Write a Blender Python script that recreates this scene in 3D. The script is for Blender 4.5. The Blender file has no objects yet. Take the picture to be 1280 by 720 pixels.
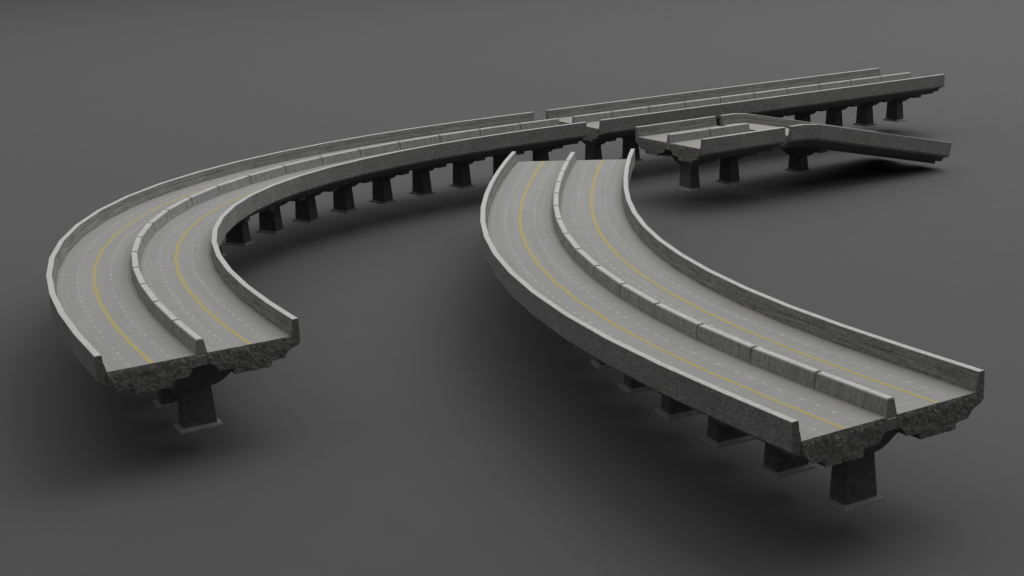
import bpy, bmesh, math, random
from mathutils import Vector, Matrix, noise as mnoise
from mathutils.geometry import tessellate_polygon
random.seed(7)
R = math.radians
scene = bpy.context.scene
col = scene.collection
GZ = 4.93                      # deck level above the grey floor

# ------------------------------------------------------------------ materials
def new_mat(name):
    m = bpy.data.materials.new(name); m.use_nodes = True
    nt = m.node_tree
    b = nt.nodes['Principled BSDF']
    return m, nt, b

def N(nt, typ, **kw):
    n = nt.nodes.new(typ)
    for k, v in kw.items():
        setattr(n, k, v)
    return n

def ramp(nt, fac, stops):
    r = N(nt, 'ShaderNodeValToRGB')
    e = r.color_ramp.elements
    while len(e) < len(stops): e.new(0.5)
    for i, (p, c) in enumerate(stops):
        e[i].position = p
        e[i].color = (c[0], c[1], c[2], 1) if isinstance(c, tuple) else (c, c, c, 1)
    nt.links.new(fac, r.inputs[0])
    return r.outputs[0]

def noise(nt, vec, scale, detail=4, rough=.55):
    n = N(nt, 'ShaderNodeTexNoise')
    n.inputs['Scale'].default_value = scale
    n.inputs['Detail'].default_value = detail
    n.inputs['Roughness'].default_value = rough
    if vec: nt.links.new(vec, n.inputs['Vector'])
    return n.outputs['Fac']

def mixc(nt, fac, a, b, blend='MIX'):
    m = N(nt, 'ShaderNodeMix', data_type='RGBA', blend_type=blend)
    for sock, v in ((m.inputs[0], fac), (m.inputs[6], a), (m.inputs[7], b)):
        if hasattr(v, 'is_output'): nt.links.new(v, sock)
        elif isinstance(v, (int, float)):
            sock.default_value = v if sock == m.inputs[0] else (v, v, v, 1)
        else: sock.default_value = (*v, 1)
    return m.outputs[2]

def mapping(nt, vec, scale=(1, 1, 1), loc=(0, 0, 0)):
    m = N(nt, 'ShaderNodeMapping')
    m.inputs['Scale'].default_value = scale
    m.inputs['Location'].default_value = loc
    nt.links.new(vec, m.inputs['Vector'])
    return m.outputs[0]

def bump(nt, b, h, strength, dist):
    n = N(nt, 'ShaderNodeBump')
    n.inputs['Strength'].default_value = strength
    n.inputs['Distance'].default_value = dist
    nt.links.new(h, n.inputs['Height'])
    nt.links.new(n.outputs[0], b.inputs['Normal'])

def coords(nt, kind):
    return N(nt, 'ShaderNodeTexCoord').outputs[kind]

def math_(nt, op, a, b=None, c=None):
    n = N(nt, 'ShaderNodeMath', operation=op)
    for i, v in enumerate((a, b, c)):
        if v is None: continue
        if hasattr(v, 'is_output'): nt.links.new(v, n.inputs[i])
        else: n.inputs[i].default_value = v
    return n.outputs[0]

def deck_material():
    m, nt, b = new_mat('worn_concrete_roadway')
    uv = coords(nt, 'UV')                       # u = metres along the road, v = metres off its centre line
    cross = noise(nt, mapping(nt, uv, (5.5, .35, 1)), 1.0, 5, .62)     # broom streaks across the lanes
    lane = noise(nt, mapping(nt, uv, (.10, 2.6, 1)), 1.0, 3, .5)       # tyre bands along the lanes
    patch = noise(nt, mapping(nt, uv, (.55, .75, 1)), 1.0, 4, .6)
    fine = noise(nt, mapping(nt, uv, (22, 22, 1)), 1.0, 3, .6)
    c = ramp(nt, cross, [(.28, (.34, .337, .325)), (.72, (.458, .454, .438))])
    c = mixc(nt, ramp(nt, lane, [(.35, 0.0), (.7, .6)]), c, (.31, .308, .299))
    c = mixc(nt, ramp(nt, patch, [(.35, .0), (.75, .4)]), c, (.42, .415, .40))
    c = mixc(nt, .07, c, ramp(nt, fine, [(.35, .18), (.65, .62)]))
    sep = N(nt, 'ShaderNodeSeparateXYZ'); nt.links.new(uv, sep.inputs[0])
    a = math_(nt, 'ABSOLUTE', sep.outputs[1])
    # paler dusty gutters beside the kerbs with a thin edge line
    d = math_(nt, 'ABSOLUTE', math_(nt, 'SUBTRACT', a, 2.24))           # distance from the carriageway's middle
    gut = ramp(nt, math_(nt, 'MULTIPLY', d, .5), [(.80, 0.0), (.86, .30), (.95, .12), (1.0, .0)])
    c = mixc(nt, gut, c, (.46, .45, .43))
    line = N(nt, 'ShaderNodeMath', operation='COMPARE')
    nt.links.new(d, line.inputs[0]); line.inputs[1].default_value = 1.71; line.inputs[2].default_value = .022
    wear = ramp(nt, noise(nt, mapping(nt, uv, (1.7, 1, 1)), 1.0, 3), [(.35, .15), (.65, .6)])
    c = mixc(nt, math_(nt, 'MULTIPLY', line.outputs[0], wear), c, (.55, .54, .52))
    # white dashes worn into the surface, four to every barrier block, either side of the yellow line
    fr = math_(nt, 'FRACT', math_(nt, 'MULTIPLY', sep.outputs[0], .25))
    along = None
    for p in (.163, .389, .614, .84):
        k = math_(nt, 'COMPARE', fr, p, .041)
        along = k if along is None else math_(nt, 'MAXIMUM', along, k)
    mask = math_(nt, 'MULTIPLY', along, math_(nt, 'COMPARE', d, .885, .036))
    dw = ramp(nt, noise(nt, mapping(nt, uv, (2.3, 6, 1)), 1.0, 4, .65), [(.25, .25), (.6, .85)])
    c = mixc(nt, math_(nt, 'MULTIPLY', mask, dw), c, (.66, .655, .64))
    nt.links.new(c, b.inputs['Base Color'])
    b.inputs['Roughness'].default_value = .72
    b.inputs['Specular IOR Level'].default_value = .35
    bump(nt, b, fine, .25, .01)
    return m

def stone_material(name, lo, hi, scale, bstr, bdist, streak=0, tint=(1, 1, 1), spec=.2, grain=(7, .6), warp=0.0, fleck=.42):
    m, nt, b = new_mat(name)
    oc = coords(nt, 'Object')
    big = noise(nt, mapping(nt, oc, (.8, .8, .8)), 1.0, 4, .6)
    mid = noise(nt, oc, scale, 6, .68)
    mid.node.inputs['Distortion'].default_value = warp
    speck = noise(nt, oc, scale * 3.4, 3, .6)
    t3 = lambda k: (k * tint[0], k * tint[1], k * tint[2])
    c = ramp(nt, mid, [(.30, t3(lo)), (.70, t3(hi))])
    c = mixc(nt, ramp(nt, big, [(.35, 0.0), (.7, .45)]), c, t3(lo * .8 + hi * .2))
    c = mixc(nt, ramp(nt, speck, [(.60, 0.0), (.74, fleck)]), c, t3(min(.7, hi * 1.7)))
    if streak:
        uv = coords(nt, 'UV')
        st = noise(nt, mapping(nt, uv, (*grain, 1)), 1.0, 4, .6)
        c = mixc(nt, ramp(nt, st, [(.45, 0.0), (.75, streak)]), c, t3(lo * .55))
    nt.links.new(c, b.inputs['Base Color'])
    b.inputs['Roughness'].default_value = .9
    b.inputs['Specular IOR Level'].default_value = spec
    bump(nt, b, mid, bstr, bdist)
    return m

def paint_material(name, rgb, wear_lo, wear_hi):
    m, nt, b = new_mat(name)
    uv = coords(nt, 'UV')
    n1 = noise(nt, mapping(nt, uv, (3, 8, 1)), 1.0, 5, .65)
    f = ramp(nt, n1, [(.35, wear_lo), (.68, wear_hi)])
    c = mixc(nt, f, rgb, (.38, .372, .352))
    nt.links.new(c, b.inputs['Base Color'])
    b.inputs['Roughness'].default_value = .8
    b.inputs['Specular IOR Level'].default_value = .2
    return m

M_deck = deck_material()
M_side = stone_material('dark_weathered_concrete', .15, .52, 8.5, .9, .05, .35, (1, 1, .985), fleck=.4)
M_inner = stone_material('stained_barrier_concrete', .24, .50, 6.0, .6, .03, .65, (1, 1, .985))
M_rail = stone_material('banded_parapet_concrete', .17, .44, 6.0, .7, .04, .75, (1, 1, .985), grain=(.45, 8.5))
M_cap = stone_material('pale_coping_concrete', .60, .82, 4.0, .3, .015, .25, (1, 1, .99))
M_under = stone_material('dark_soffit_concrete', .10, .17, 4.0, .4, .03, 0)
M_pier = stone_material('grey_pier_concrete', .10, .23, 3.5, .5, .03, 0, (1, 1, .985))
M_foot = stone_material('grey_footing_concrete', .42, .62, 4.0, .4, .02, 0, (1, 1, .985))  # base colour raised well above the piers', standing in for light from the front
M_broken = stone_material('broken_rough_concrete', .11, .42, 6.0, .8, .08, 0, (1, 1, .975), warp=.25, fleck=.35)
M_yellow = paint_material('worn_yellow_paint', (.60, .50, .16), .08, .45)

def ground_material():
    m, nt, b = new_mat('matt_grey_studio_floor')
    oc = coords(nt, 'Object')
    n1 = noise(nt, oc, .35, 4, .55)
    c = ramp(nt, n1, [(.3, .107), (.7, .112)])
    nt.links.new(c, b.inputs['Base Color'])
    b.inputs['Roughness'].default_value = .8
    b.inputs['Specular IOR Level'].default_value = .3
    return m

# ------------------------------------------------------------------ mesh helpers
def link(name, mesh, parent=None):
    o = bpy.data.objects.new(name, mesh)
    col.objects.link(o)
    if parent is not None: o.parent = parent
    return o

class Frame:
    """A cross-section's place on the road: origin on the centre line at deck level."""
    def __init__(s, x, y, z, h, tilt=0.0, dist=0.0):
        s.p = Vector((x, y, z)); s.h = h; s.t = tilt; s.d = dist
        s.left = Vector((-math.sin(h), math.cos(h), 0))
        s.up = Vector((math.cos(h) * math.sin(tilt), math.sin(h) * math.sin(tilt), math.cos(tilt)))
        s.fwd = Vector((math.cos(h) * math.cos(tilt), math.sin(h) * math.cos(tilt), -math.sin(tilt)))
    def at(s, o, z, f=0.0):
        return s.p + s.left * o + s.up * z + s.fwd * f

def mixframe(a, b, t):
    p = a.p.lerp(b.p, t)
    f = Frame(p.x, p.y, p.z, a.h + (b.h - a.h) * t, a.t + (b.t - a.t) * t, a.d + (b.d - a.d) * t)
    return f

def sweep(name, frames, prof, edge_mats, mats, cap_mat, parent, origin, push=(0, 0), bev=0.0):
    """Closed profile [(offset, height)] carried along frames; edge_mats[i] is the slot of edge i -> i+1."""
    bm = bmesh.new(); uvl = bm.loops.layers.uv.new('UVMap')
    n = len(prof); rings = []
    for k, f in enumerate(frames):
        sh = push[0] if k == 0 else (push[1] if k == len(frames) - 1 else 0)
        ring = []
        for i, pz in enumerate(prof):
            ex = pz[2] if len(pz) > 2 else 0.0       # a point set back from the block's two ends
            e = sh
            if k == 0: e += ex
            if k == len(frames) - 1: e -= ex
            ring.append(bm.verts.new(f.at(pz[0], pz[1], e) - origin))
        rings.append(ring)
    for k in range(len(frames) - 1):
        for i in range(n):
            j = (i + 1) % n
            f = bm.faces.new((rings[k][i], rings[k][j], rings[k + 1][j], rings[k + 1][i]))
            f.material_index = edge_mats[i]
            vo = lambda q: prof[q][0] if edge_mats[i] == 0 and abs(prof[i][1] - prof[j][1]) < 1e-6 else prof[q][1] + abs(prof[q][0]) * .3
            for lp, (dd, q) in zip(f.loops, ((frames[k].d, i), (frames[k].d, j), (frames[k + 1].d, j), (frames[k + 1].d, i))):
                lp[uvl].uv = (dd, vo(q))
    tris = tessellate_polygon([[Vector((p[0], p[1], 0)) for p in prof]])
    for ring in (rings[0], rings[-1]):
        for tri in tris:
            f = bm.faces.new([ring[q] for q in tri]); f.material_index = cap_mat
    bmesh.ops.recalc_face_normals(bm, faces=bm.faces)
    me = bpy.data.meshes.new(name); bm.to_mesh(me); bm.free()
    for m in mats: me.materials.append(m)
    o = link(name, me, parent)
    if bev:
        md = o.modifiers.new('edge_wear', 'BEVEL'); md.width = bev; md.segments = 2
        md.limit_method = 'ANGLE'; md.angle_limit = R(35)
    return o

def broken_face(frame, sgn, facing, parent, origin):
    """the craggy torn concrete at the end of a deck: a real relief of small facets over the slab's section"""
    top = SLAB[0][1]
    low = [(p[0], p[1]) for p in reversed(SLAB[2:])]            # the underside from the median outwards
    def bottom(o):
        for (a, za), (b, zb) in zip(low, low[1:]):
            if a <= o <= b: return za + (zb - za) * ((o - a) / (b - a) if b > a else 0)
        return low[-1][1]
    xs = sorted(set([p[0] for p in low] + [A0 + (W - A0) * k / 44 for k in range(45)]))
    bm = bmesh.new(); rows = 14; step = 1.22 / rows; grid = []
    for o in xs:
        zb = bottom(o); c = []
        for r in range(rows + 1):
            z = top - step * r; last = z <= zb + .35 * step
            if last: z = zb
            if c and last and c[-1][1]:
                c.append(c[-1]); continue
            P = Vector((o * sgn, z, frame.p.x * .37 + frame.p.y * .11 + facing))
            n = .5 * mnoise.noise(P * 2.1) + .5 * mnoise.noise(P * 5.3) + .45 * mnoise.noise(P * 12.0)
            n2 = mnoise.noise(P * 9.0 + Vector((3, 7, 1)))
            f = max(.012, .06 + .085 * n) * min(1, .3 + r * .3)
            dz = -.003 - .010 * abs(n2) if r == 0 else (.02 * n2 - .004 if last else .025 * n2)
            c.append((bm.verts.new(frame.at(o * sgn, z + dz, facing * f) - origin), last))
        grid.append([v for v, _ in c])
    for a, b in zip(grid, grid[1:]):
        for r in range(rows):
            for tri in ((a[r], b[r], b[r + 1]), (a[r], b[r + 1], a[r + 1])):
                if len(set(tri)) == 3: bm.faces.new(tri)
    # a rim back to the flat end closes the relief into a solid crust
    rim = list(dict.fromkeys([c[0] for c in grid] + grid[-1][1:] + [c[-1] for c in reversed(grid[:-1])] + grid[0][-2:0:-1]))
    back = [bm.verts.new(v.co - frame.fwd * facing * .16) for v in rim]
    for i in range(len(rim)):
        j = (i + 1) % len(rim)
        bm.faces.new((rim[i], rim[j], back[j], back[i]))
    bmesh.ops.recalc_face_normals(bm, faces=bm.faces)
    me = bpy.data.meshes.new('broken_end'); bm.to_mesh(me); bm.free(); me.materials.append(M_broken)
    return link('broken_end', me, parent)

def strip_mesh(name, pieces, mat, parent, origin):
    """pieces: lists of (frame, o0, o1); each list is a ribbon of paint 4 mm above the deck."""
    bm = bmesh.new(); uvl = bm.loops.layers.uv.new('UVMap')
    for rib in pieces:
        prev = None
        for f, o0, o1 in rib:
            cur = (bm.verts.new(f.at(o0, .004) - origin), bm.verts.new(f.at(o1, .004) - origin), f.d, o0, o1)
            if prev:
                fc = bm.faces.new((prev[0], prev[1], cur[1], cur[0]))
                for lp, uv in zip(fc.loops, ((prev[2], prev[3]), (prev[2], prev[4]), (cur[2], cur[4]), (cur[2], cur[3]))):
                    lp[uvl].uv = uv
                fc.normal_update()
                if fc.normal.z < 0: fc.normal_flip()
            prev = cur
    me = bpy.data.meshes.new(name); bm.to_mesh(me); bm.free()
    me.materials.append(mat)
    return link(name, me, parent)

# ------------------------------------------------------------------ pier (shared meshes)
def mesh_from(name, verts, faces, mat):
    me = bpy.data.meshes.new(name)
    me.from_pydata([Vector(v) for v in verts], [], faces)
    bm = bmesh.new(); bm.from_mesh(me)
    bmesh.ops.recalc_face_normals(bm, faces=bm.faces); bm.to_mesh(me); bm.free()
    me.materials.append(mat)
    return me

def frustum(z0, a0, c0, z1, a1, c1, steps=1):
    V = []; F = []
    for k in range(steps + 1):
        t = k / steps
        a = a0 + (a1 - a0) * t; c = c0 + (c1 - c0) * t; z = z0 + (z1 - z0) * t
        V += [(-c, -a, z), (c, -a, z), (c, a, z), (-c, a, z)]
    for k in range(steps):
        b = 4 * k
        for i in range(4):
            j = (i + 1) % 4
            F.append((b + i, b + j, b + 4 + j, b + 4 + i))
    F.append((3, 2, 1, 0)); b = 4 * steps; F.append((b, b + 1, b + 2, b + 3))
    return V, F

def pier_meshes(drop=0.0, tag=''):
    """local x runs along the road, local y across it, z from deck level (drop lowers the head)."""
    top = -2.06 - drop
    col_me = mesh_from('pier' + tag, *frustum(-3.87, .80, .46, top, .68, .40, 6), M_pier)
    foot = []
    V, F = [], []
    for (z, a, c) in ((-4.0, .99, .64), (-3.90, 1.0, .65), (-3.82, .84, .50)):
        V += [(-c, -a, z), (c, -a, z), (c, a, z), (-c, a, z)]
    for k in (0, 1):
        for i in range(4):
            j = (i + 1) % 4
            F.append((4 * k + i, 4 * k + j, 4 * k + 4 + j, 4 * k + 4 + i))
    F += [(3, 2, 1, 0), (8, 9, 10, 11)]
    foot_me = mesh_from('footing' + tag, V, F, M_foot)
    half = [(.69, -2.06), (.93, -2.02), (1.17, -1.93), (1.37, -1.82), (1.55, -1.69), (1.76, -1.56), (1.98, -1.48), (3.15, -1.43), (3.17, -1.16), (1.30, -1.16), (1.30, -.90), (.66, -.87), (.42, -.57)]
    prof = half + [(-a, z) for a, z in reversed(half)]
    n = len(prof); c = .405
    V = [(-c, a, z - drop) for a, z in prof] + [(c, a, z - drop) for a, z in prof]
    F = [(i, (i + 1) % n, n + (i + 1) % n, n + i) for i in range(n)]
    tris = tessellate_polygon([[Vector((a, z, 0)) for a, z in prof]])
    F += [tuple(q) for q in tris] + [tuple(n + k for k in q) for q in tris]
    me = mesh_from('pier_cap' + tag, V, F, M_pier)
    return col_me, foot_me, me

def bevel(o, w):
    md = o.modifiers.new('edge_wear', 'BEVEL'); md.width = w; md.segments = 2
    md.limit_method = 'ANGLE'; md.angle_limit = R(40)

PIER = None
def add_pier(root, frame, origin, meshes=None):
    """first pier is built with its footing and head, the others are copies of it"""
    global PIER
    if meshes or PIER is None:
        cm, fm, hm = meshes or pier_meshes()
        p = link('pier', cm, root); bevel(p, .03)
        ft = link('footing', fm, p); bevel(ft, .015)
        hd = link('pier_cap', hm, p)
        if not meshes: PIER = p
    else:
        p = PIER.copy(); col.objects.link(p); p.parent = root
        for ch in list(PIER.children):
            c = ch.copy(); col.objects.link(c); c.parent = p
    p.location = Vector((frame.p.x, frame.p.y, GZ)) - origin
    p.rotation_euler = (0, 0, frame.h)
    return p

# ------------------------------------------------------------------ one bridge section
W, A0 = 4.21, .27
SLAB = [(A0, 0), (W, 0), (W, -.545), (4.03, -.60), (3.80, -.93), (3.16, -.96), (3.13, -1.22), (1.39, -1.22), (1.36, -.95), (.70, -.915), (.45, -.56), (A0, -.545)]
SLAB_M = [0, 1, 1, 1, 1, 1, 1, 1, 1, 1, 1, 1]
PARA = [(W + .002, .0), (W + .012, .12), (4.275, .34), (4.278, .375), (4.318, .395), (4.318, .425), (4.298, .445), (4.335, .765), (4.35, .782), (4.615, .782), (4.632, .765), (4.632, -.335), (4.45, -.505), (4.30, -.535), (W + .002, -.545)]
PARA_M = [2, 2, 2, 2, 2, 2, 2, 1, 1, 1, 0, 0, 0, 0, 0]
STRIP = [(A0 - .002, -.10), (A0 - .002, -.535), (-A0 + .002, -.535), (-A0 + .002, -.10)]
BLOCK = [(.268, -.09, .02), (.262, .03, .02), (.235, .17, .035), (.165, .60, .065), (.14, .655, .105), (-.14, .655, .105), (-.165, .60, .065), (-.235, .17, .035), (-.262, .03, .02), (-.268, -.09, .02)]
BLOCK_M = [0, 0, 0, 1, 1, 1, 0, 0, 0, 0]
YEL = 2.24                     # the yellow line runs down the middle of each carriageway

def mirror(prof): return [(-p[0], *p[1:]) for p in prof]

def section(frames, label, base, blocks=True, piers='each', pier_frames=None, base_z=0):
    origin = Vector((base.x, base.y, GZ - 4.0))
    root = bpy.data.objects.new('bridge_section', None); col.objects.link(root)
    root.location = origin; root.empty_display_size = 1
    root['label'] = label; root['category'] = 'bridge section'; root['group'] = 'concrete bridge sections set out on the grey floor'
    for sgn in (1, -1):
        pr = SLAB if sgn > 0 else mirror(SLAB)
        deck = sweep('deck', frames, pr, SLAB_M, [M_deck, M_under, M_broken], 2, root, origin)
        for fr, facing in ((frames[0], -1), (frames[-1], 1)):
            broken_face(fr, sgn, facing, deck, origin)
        yl = [[(f, sgn * YEL - .10, sgn * YEL + .10) for f in frames]]
        strip_mesh('yellow_line', yl, M_yellow, deck, origin)
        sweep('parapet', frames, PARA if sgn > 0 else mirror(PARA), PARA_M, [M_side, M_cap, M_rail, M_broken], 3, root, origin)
    ms = STRIP if blocks else [(A0 - .002, .0), (A0 - .002, -.535), (-A0 + .002, -.535), (-A0 + .002, .0)]
    sweep('median_strip', frames, ms, [1, 1, 1, 0], [M_deck if not blocks else M_cap, M_under, M_side], 2, root, origin, push=(-.03, .03) if blocks else (0, 0))
    if blocks:
        for k in range(len(frames) - 1):
            sweep('barrier_block', [frames[k], frames[k + 1]], BLOCK, BLOCK_M, [M_inner, M_cap], 0, root, origin)
    for pf in (pier_frames if pier_frames is not None else [mixframe(frames[k], frames[k + 1], .5) for k in range(len(frames) - 1)]):
        add_pier(root, pf, origin)
    return root, origin

A_PTS = [(-13.895, 60.428, 118.63), (-15.724, 63.907, 116.74), (-17.464, 67.556, 114.14), (-19.016, 71.29, 110.88), (-20.33, 75.113, 106.96), (-21.357, 79.023, 102.36), (-22.044, 83.006, 97.09), (-22.338, 87.037, 91.16), (-22.193, 91.076, 84.62), (-21.568, 95.069, 77.47), (-20.432, 98.946, 69.87), (-18.804, 102.645, 62.73), (-16.748, 106.124, 56.23), (-14.33, 109.363, 50.35), (-11.606, 112.349, 45.01), (-8.628, 115.083, 40.18), (-5.441, 117.57, 35.87), (-2.092, 119.835, 32.41), (1.37, 121.923, 29.95), (4.802, 123.838, 28.53)]
C_PTS = [(13.447, 48.243, 118.63), (11.574, 51.682, 118.28), (9.739, 55.211, 116.4), (8.067, 58.82, 113.17), (6.614, 62.522, 109.69), (5.389, 66.307, 106.15), (4.404, 70.16, 102.52), (3.668, 74.069, 98.79), (3.191, 78.018, 95.02), (2.963, 81.989, 91.61), (2.958, 85.966, 88.61), (3.144, 89.94, 86.14), (3.48, 93.903, 84.26), (3.926, 97.856, 82.9), (4.465, 101.797, 81.51), (5.092, 105.662, 80.04)]
T = R(28.631)
def curve_frames(pts):
    fs = []; d = 0; prev = None
    for x, y, h in pts:
        if prev: d += 4.0                        # every barrier block counts as four metres of road texture
        fs.append(Frame(x, y, GZ, R(h), 0, d)); prev = (x, y)
    return fs
def straight_frames(x, y, n, L=4.0):
    return [Frame(x + math.cos(T) * L * k, y + math.sin(T) * L * k, GZ, T, 0, L * k) for k in range(n + 1)]

fa = curve_frames(A_PTS)
section(fa, 'longest curved bridge section, sweeping through a right angle round the left of the picture', fa[9].p)
fc = curve_frames(C_PTS)
section(fc, 'gently curved bridge section in the foreground, its broken end nearest the viewer on the right', fc[7].p)
fb = straight_frames(6.105, 124.495, 10)
section(fb, 'long straight bridge section at the back with ten median barrier blocks', fb[5].p)
DX, DY = 12.936, 111.597
fd = straight_frames(DX, DY, 2)
section(fd, 'short straight bridge section with two median barrier blocks, next to the ramp', fd[1].p)

# the ramp: level at first, over a crest, then straight down to the floor
RT = .2187
def ramp_frame(s, z, t):
    return Frame(DX + math.cos(T) * s, DY + math.sin(T) * s, GZ + z, T, t, s)
fe = [ramp_frame(8.62, 0, 0), ramp_frame(10.0, -.01, .05), ramp_frame(11.25, -.145, .15), ramp_frame(12.2, -.335, RT)]
for s in (15.6, 19.1, 22.6, 26.0):
    fe.append(ramp_frame(s, -.335 - (s - 12.2) * math.tan(RT), RT))
root_e, org_e = section(fe, 'sloping bridge ramp without a median barrier, bending down until its end meets the grey floor', fe[3].p, blocks=False, pier_frames=[])
add_pier(root_e, ramp_frame(13.25, 0, 0), org_e, pier_meshes(.62, '_short'))

# ------------------------------------------------------------------ floor
bm = bmesh.new()
vs = [bm.verts.new((x, y, 0)) for x, y in ((-1500, -300), (1500, -300), (1500, 2600), (-1500, 2600))]
bm.faces.new(vs)
me = bpy.data.meshes.new('ground'); bm.to_mesh(me); bm.free(); me.materials.append(ground_material())
g = link('ground', me); g['kind'] = 'structure'; g['label'] = 'plain matt grey studio floor running back out of the picture'

# ------------------------------------------------------------------ light
def area(name, loc, sx, sy, power, target, colr=(1, 1, 1)):
    l = bpy.data.lights.new(name, 'AREA'); l.shape = 'RECTANGLE'; l.size = sx; l.size_y = sy
    l.energy = power; l.color = colr
    o = bpy.data.objects.new(name, l); col.objects.link(o); o.location = loc
    d = Vector(target) - Vector(loc)
    o.rotation_euler = d.to_track_quat('-Z', 'Y').to_euler()
    return o
area('overhead_softbox', (130, 405, 155), 900, 820, 1.33e6, (130, 405, 0))
area('overhead_key', (170, 250, 300), 260, 300, .46e6, (60, 150, 0))
w = bpy.data.worlds.new('World'); scene.world = w; w.use_nodes = True
bg = w.node_tree.nodes['Background']; bg.inputs[0].default_value = (1, 1, 1, 1); bg.inputs[1].default_value = .065

# ------------------------------------------------------------------ camera
cam = bpy.data.cameras.new('camera'); cam.lens = 50; cam.sensor_width = 36
cam.clip_end = 6000; cam.clip_start = .5
co = bpy.data.objects.new('camera', cam); col.objects.link(co)
M = Matrix.Rotation(R(90 - 14.7706), 4, 'X') @ Matrix.Rotation(R(-2.95), 4, 'Z')
M.translation = Vector((0, 0, GZ + 18.2054))
co.matrix_world = M
scene.camera = co

scene.view_settings.view_transform = 'Standard'
scene.view_settings.look = 'None'
scene.view_settings.gamma = 1
scene.view_settings.exposure = 0
scene.cycles.max_bounces = 6
